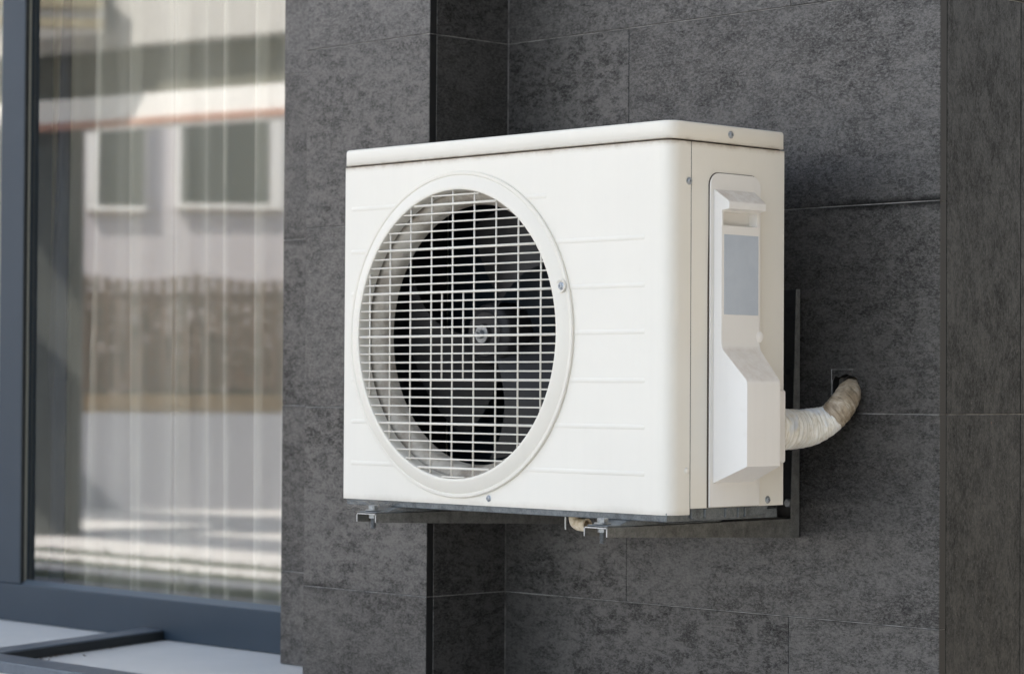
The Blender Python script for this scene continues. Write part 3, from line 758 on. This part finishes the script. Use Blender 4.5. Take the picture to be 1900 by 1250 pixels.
def mount_bolt(XC, label):
    t = thing('mounting_bolt', label, 'bolt', 'bolts fixing the feet to the brackets')
    c = (XC-.001, -.031, 0); zt = -.0178; bm = NB()
    lathe(bm, [(.0001, zt+.0118), (.0070, zt+.0118), (.0078, zt+.0108), (.0078, zt+.0058), (.0001, zt+.0058)], c, (0, 0, 1), 6); obj('bolt_head', bm, BOLT, t, smooth=30)
    bm = NB(); lathe(bm, [(.0001, zt+.0055), (.0120, zt+.0055), (.0120, zt+.0040), (.0001, zt+.0040)], c, (0, 0, 1), 28); obj('washer', bm, BOLT, t, smooth=30)
    bm = NB(); lathe(bm, [(.0001, zt-.0022), (.0076, zt-.0022), (.0076, zt-.0078), (.0001, zt-.0078)], c, (0, 0, 1), 6); obj('nut', bm, BOLT, t, smooth=30)
    bm = NB(); prof = [(.0001, zt-.0078)]
    z = zt-.008
    while z > zt-.0235: prof += [(.0043, z), (.0036, z-.0006)]; z -= .0012
    prof += [(.0001, z)]
    lathe(bm, prof, c, (0, 0, 1), 16); obj('thread', bm, BOLT, t, smooth=0)
    return t
BR, BL = .5898, .1098
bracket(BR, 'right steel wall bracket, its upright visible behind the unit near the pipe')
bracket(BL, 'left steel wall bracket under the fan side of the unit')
mount_bolt(BR, 'zinc mounting bolt on the right bracket beside the drain elbow')
mount_bolt(BL, 'zinc mounting bolt on the left bracket, half hidden by dust')
for XC in (BR, BL):
    bm = NB(); zt = -.0177
    sgn = 1
    P = [(-.043, zt), (.19, zt), (.20, zt+.004), (.20, -.0097), (.155, -.0097), (.150, zt+.003), (.065, zt+.003), (.048, -.0097), (-.004, -.0097), (-.018, zt+.0028), (-.043, zt+.0028)]
    prism(bm, P, lambda p, q, t: (t, p, q), XC-.019, XC+.020)
    obj('mounting_foot', bm, GALV, ac, bevel=.0012)
# drain elbow
bm = NB()
dc = Vector((.492, .030, 0))
P = [dc+Vector((-.016, .0, -.007)), dc+Vector((-.016, .0, -.0125)), dc+Vector((-.0135, .0, -.0180)), dc+Vector((-.008, .0, -.0208)), dc+Vector((.000, .0, -.0215)), dc+Vector((.008, .0, -.0215))]
pts = spline(P, 6); tube(bm, pts, .0092, 20, caps=False)
inn = NB() if False else None
rings_end = pts[-1]; d = (pts[-1]-pts[-2]).normalized()
lathe(bm, [(.0092, 0), (.0094, .0006), (.0072, .0008), (.0068, -.016), (.0001, -.016)], pts[-1], d, 20)
el = obj('drain_elbow', bm, DRAIN, None, smooth=50); tag(el, 'stained cream drain elbow under the base of the unit', 'pipe fitting')
bm = NB(); tube(bm, spline([(.447, .04, -.008), (.446, .041, -.018), (.448, .039, -.026), (.4495, .038, -.030)], 4), .0011, 8)
tag(obj('cable_tie', bm, TIE, None), 'short white tie hanging under the unit left of the drain elbow', 'cable tie')
# dust and cobweb at the left foot
bm = NB()
for i in range(170):
    c = Vector((BL-.012+random.gauss(0, .016), -.014+random.gauss(0, .016), -.0115)); P = [c]
    d = Vector((random.gauss(0, 1), random.gauss(0, .7), random.gauss(.25, .6))).normalized()*random.uniform(.003, .008)
    for k in range(4):
        d = (d+Vector((random.gauss(0, .0022), random.gauss(0, .0022), random.gauss(0, .0022)))); q = P[-1]+d; q.z = max(min(q.z, -.0008), -.0172); P.append(q)
    tube(bm, P, .00016, 4, caps=False)
tag(obj('dust_cobweb', bm, FLUFF, None, smooth=0), 'grey dust and cobweb gathered on the left foot of the unit', 'cobweb', kind='stuff')

# ------------------------------------------------------------------ ground
bm = NB(); s = 150
bmesh.ops.create_grid(bm, x_segments=2, y_segments=2, size=s)
for v_ in bm.verts: v_.co.z = -.754
tag(obj('ground', bm, EARTH, None, smooth=0), 'dry ground reaching away around the yard', kind='structure')
bm = NB(); box(bm, -22, 9, -15, .6, -.80, -.75); tag(obj('paved_yard', bm, PAVE, None, smooth=0), 'pale concrete paving of the yard', kind='structure')

# dark grass in front of the terrace and in the joints of the slabs
GRASS = rough_mat('dark_grass', (.018, .028, .010), (.05, .07, .025), 30)
bm = NB()
for y0, y1, n_ in ((-3.60, -2.55, 5000), (-4.05, -3.92, 900), (-4.56, -4.42, 900)):
    box(bm, -16, 2.0, y0, y1, -.7495, -.744)
    for i in range(n_):
        x = random.uniform(-14, 1.5); y = random.uniform(y0, y1); a = random.random()*6.3; h = random.uniform(.01, .035)
        d = Vector((math.cos(a), math.sin(a), 0))*.006; p = Vector((x, y, -.7445))
        bm.faces.new([bm.verts.new(p-d), bm.verts.new(p+d), bm.verts.new(p+Vector((random.gauss(0, .01), random.gauss(0, .01), h)))])
tag(obj('grass_strips', bm, GRASS, None, smooth=0), 'dark grass strip and grass joints between the pale paving slabs', 'grass', kind='stuff')

# ------------------------------------------------------------------ the yard across, seen reflected in the window
CV = Vector((3.0065, 3.5586, 0)); AA = Vector((-.8056, -.5925, 0)); UU = Vector((.5925, -.8056, 0))
def yp(L, s, z): p = CV+AA*L+UU*s; return (p.x, p.y, z)
def ybox(bm, L0, L1, s0, s1, z0, z1, mi=0, skew=0):
    v = [bm.verts.new(yp(L+skew*s_, s_, z)) for L in (L0, L1) for s_ in (s0, s1) for z in (z0, z1)]
    fs = []
    for q in ((0, 1, 3, 2), (4, 6, 7, 5), (0, 4, 5, 1), (2, 3, 7, 6), (0, 2, 6, 4), (1, 5, 7, 3)):
        f = bm.faces.new([v[i] for i in q]); f.material_index = mi; fs.append(f)
    bmesh.ops.recalc_face_normals(bm, faces=fs)
LILAC = rough_mat('lilac_grey_render', (.48, .455, .485), (.58, .555, .58), 1.2)
PLINTH = rough_mat('grey_render', (.27, .27, .30), (.34, .34, .37), 1.5)
WHITEP = rough_mat('white_paint', (.74, .73, .71), (.8, .79, .77), 2)
OLIVE = rough_mat('olive_grey_panel', (.09, .09, .072), (.13, .127, .10), 2)
SLABP = rough_mat('off_white_slab', (.40, .39, .37), (.50, .49, .47), 2)
REDT = rough_mat('red_trim', (.36, .19, .14), (.45, .26, .2), 3)
WOOD = rough_mat('brown_wood', (.05, .028, .016), (.13, .07, .04), 6)
TAN = rough_mat('dry_leaves', (.42, .26, .12), (.72, .5, .28), 9)
DGLASS = mat('dark_window_glass', (.055, .06, .052), .25)
POSTM = rough_mat('dark_post_render', (.10, .106, .098), (.14, .148, .135), 3)
house = thing('house', 'pale house across the yard, seen reflected in the large window', 'house')
bm = NB(); ybox(bm, 21.0, 27, -6, 6, -.75, 5.2); obj('wall', bm, LILAC, house, smooth=0)
def hwin(s0, s1, z0, z1, wl=.07, wr=.07):
    bm = NB(); w = .04
    ybox(bm, 20.93, 21.0-.002, s0, s0+wl, z0, z1); ybox(bm, 20.93, 21.0-.002, s1-wr, s1, z0, z1); ybox(bm, 20.93, 21.0-.002, s0+wl, s1-wr, z0, z0+w); ybox(bm, 20.93, 21.0-.002, s0+wl, s1-wr, z1-w, z1)
    f = obj('window', bm, WHITEP, house, smooth=0)
    bm = NB(); ybox(bm, 20.965, 20.99, s0+wl, s1-wr, z0+w, z1-w); obj('pane', bm, DGLASS, f, smooth=0)
hwin(-.62, -.14, 1.60, 2.75, .09, .01); hwin(.10, .98, 1.63, 2.75, .05, .11); hwin(-2.6, -1.6, 1.6, 2.75); hwin(2.2, 3.2, 1.6, 2.75)
# footbridge in front of the house: fascia, trim, parapet and upper slab; it runs askew to the house
br = thing('balcony', 'pale balcony slab with a red lower edge running in front of the house', 'balcony')
sk = -.85; D0, D1 = 15.0, 15.7
bm = NB(); ybox(bm, D0, D1, -6, 6, 1.757, 1.90, skew=sk); obj('fascia', bm, WHITEP, br, smooth=0)
bm = NB(); ybox(bm, D0-.02, D0+.05, -6, 6, 1.715, 1.756, skew=sk); obj('red_trim', bm, REDT, br, smooth=0)
bm = NB(); ybox(bm, D0+.10, D1, -6, 6, 1.901, 2.18, skew=sk); obj('parapet', bm, OLIVE, br, smooth=0)
bm = NB(); ybox(bm, D0-.1, D1, -6, 6, 2.181, 2.55, skew=sk); obj('upper_slab', bm, SLABP, br, smooth=0)
bm = NB(); ybox(bm, D0-.14, D0-.101, -6, 6, 2.50, 2.53, skew=sk); obj('slab_groove', bm, OLIVE, br, smooth=0)
lv = thing('louvre_box', 'tan slatted box hung on the upper slab of the balcony', 'louvre')
bm = NB(); ybox(bm, 15.02, 15.6, -1.6, -.35, 2.26, 2.52); obj('case', bm, WHITEP, lv, smooth=0)
bm = NB()
for z in (2.26, 2.38, 2.50): ybox(bm, 14.97, 15.019, -1.6, -.35, z, z+.055)
obj('slats', bm, rough_mat('tan_slat', (.3, .26, .17), (.4, .35, .24), 5), lv, smooth=0)
post = NB(); ybox(post, 15.75, 16.2, -1.05, -.49, -.75, 1.75); tag(obj('porch_post', post, POSTM, None, smooth=0), 'dark square post holding up the balcony', 'post')
gw = NB(); ybox(gw, 19.0, 19.25, -6, 6, -.75, -.03); tag(obj('garden_wall', gw, PLINTH, None, smooth=0), 'low grey rendered garden wall under the picket fence', 'wall')
lf = NB(); ybox(lf, 19.27, 20.8, -6, 6, -.75, .11); tag(obj('leaf_bed', lf, TAN, None, smooth=0), 'bed of dry tan leaves behind the garden wall', 'leaf bed', kind='stuff')
fe = thing('picket_fence', 'brown wooden picket fence on the low garden wall', 'fence')
bm = NB(); s_ = -6
while s_ < 6: ybox(bm, 19.10, 19.13, s_, s_+.060, .14, .98+.02*math.sin(s_*7)); s_ += .083
obj('pickets', bm, WOOD, fe, smooth=0)
bm = NB()
for z in (.22, .80): ybox(bm, 19.132, 19.17, -6, 6, z, z+.07)
obj('rails', bm, WOOD, fe, smooth=0)
# hedge behind the fence
LEAF = rough_mat('hedge_leaves', (.03, .05, .015), (.09, .13, .04), 8)
def leaves(name, label, c0, ext, n, size, group=None, m=LEAF, trunk=None):
    t = thing(name, label, 'hedge' if name == 'hedge' else 'tree', group)
    bm = NB()
    cl = [Vector((random.uniform(-1, 1), random.uniform(-1, 1), random.uniform(-1, 1))) for _ in range(40)]
    for i in range(n):
        c = random.choice(cl); p = c*.8+Vector((random.gauss(0, .16), random.gauss(0, .16), random.gauss(0, .16)))
        if name != 'hedge' and p.length > 1.05: continue
        p = Vector((p.x*ext[0], p.y*ext[1], p.z*ext[2])); p = Vector(c0)+AA*p.y+UU*p.x+Vector((0, 0, p.z))
        a = Vector((random.gauss(0, 1), random.gauss(0, 1), random.gauss(0, 1))).normalized(); b = a.orthogonal().normalized(); l = size*random.uniform(.6, 1.3)
        bm.faces.new([bm.verts.new(p-a*l), bm.verts.new(p+b*l*.45), bm.verts.new(p+a*l), bm.verts.new(p-b*l*.45)])
    obj('foliage' if name == 'hedge' else 'crown', bm, m, t, smooth=0)
    if trunk:
        bm = NB(); b0, h = trunk; tube(bm, spline([(b0[0], b0[1], -.78), (b0[0]+.05, b0[1], h*.5), (b0[0], b0[1]+.1, h)], 5), [.14-.009*k for k in range(11)], 12)
        for k in range(5):
            a = k*1.3; tube(bm, [(b0[0], b0[1]+.05, h*.7), (b0[0]+math.cos(a)*.5, b0[1]+math.sin(a)*.5, h+.5), (b0[0]+math.cos(a)*1.0, b0[1]+math.sin(a)*1.0, h+1.1)], [.05, .035, .015], 8)
        obj('trunk', bm, WOOD, t)
    return t
leaves('hedge', 'dark green hedge growing behind the picket fence', yp(19.75, 0, .42), (4.5, .28, .46), 16000, .05)
wg = thing('light_blocking_wing', 'unseen rendered wing added right of the terrace to block side light', 'building')
WING = rough_mat('dark_render', (.26, .245, .212), (.31, .292, .255), 2)
bm = NB(); box(bm, 4.72, 8.0, -2.6, 9, -.752, 4.2); obj('wall', bm, WING, wg, smooth=0)
for y in (-1.2, .6, 2.4):
    bm = NB(); box(bm, 4.66, 4.719, y, y+.9, .1, 1.5); f = obj('window', bm, BLUE, wg, smooth=0)
    bm = NB(); box(bm, 4.65, 4.659, y+.06, y+.84, .16, 1.44); obj('pane', bm, DGLASS, f, smooth=0)
# wing and trees added on the right, out of the picture: they keep light off the right-hand faces
for i, (x, y) in enumerate(((7.0, -5.2), (9.5, -4.0))):
    leaves('shade_tree', ['leafy tree added out of view to block side light, nearer one', 'leafy tree added out of view to block side light, farther one'][i], (x, y, 2.4), (1.9, 1.9, 1.7), 9000, .09, 'unseen trees added on the right against side light', trunk=((x, y), 1.6))
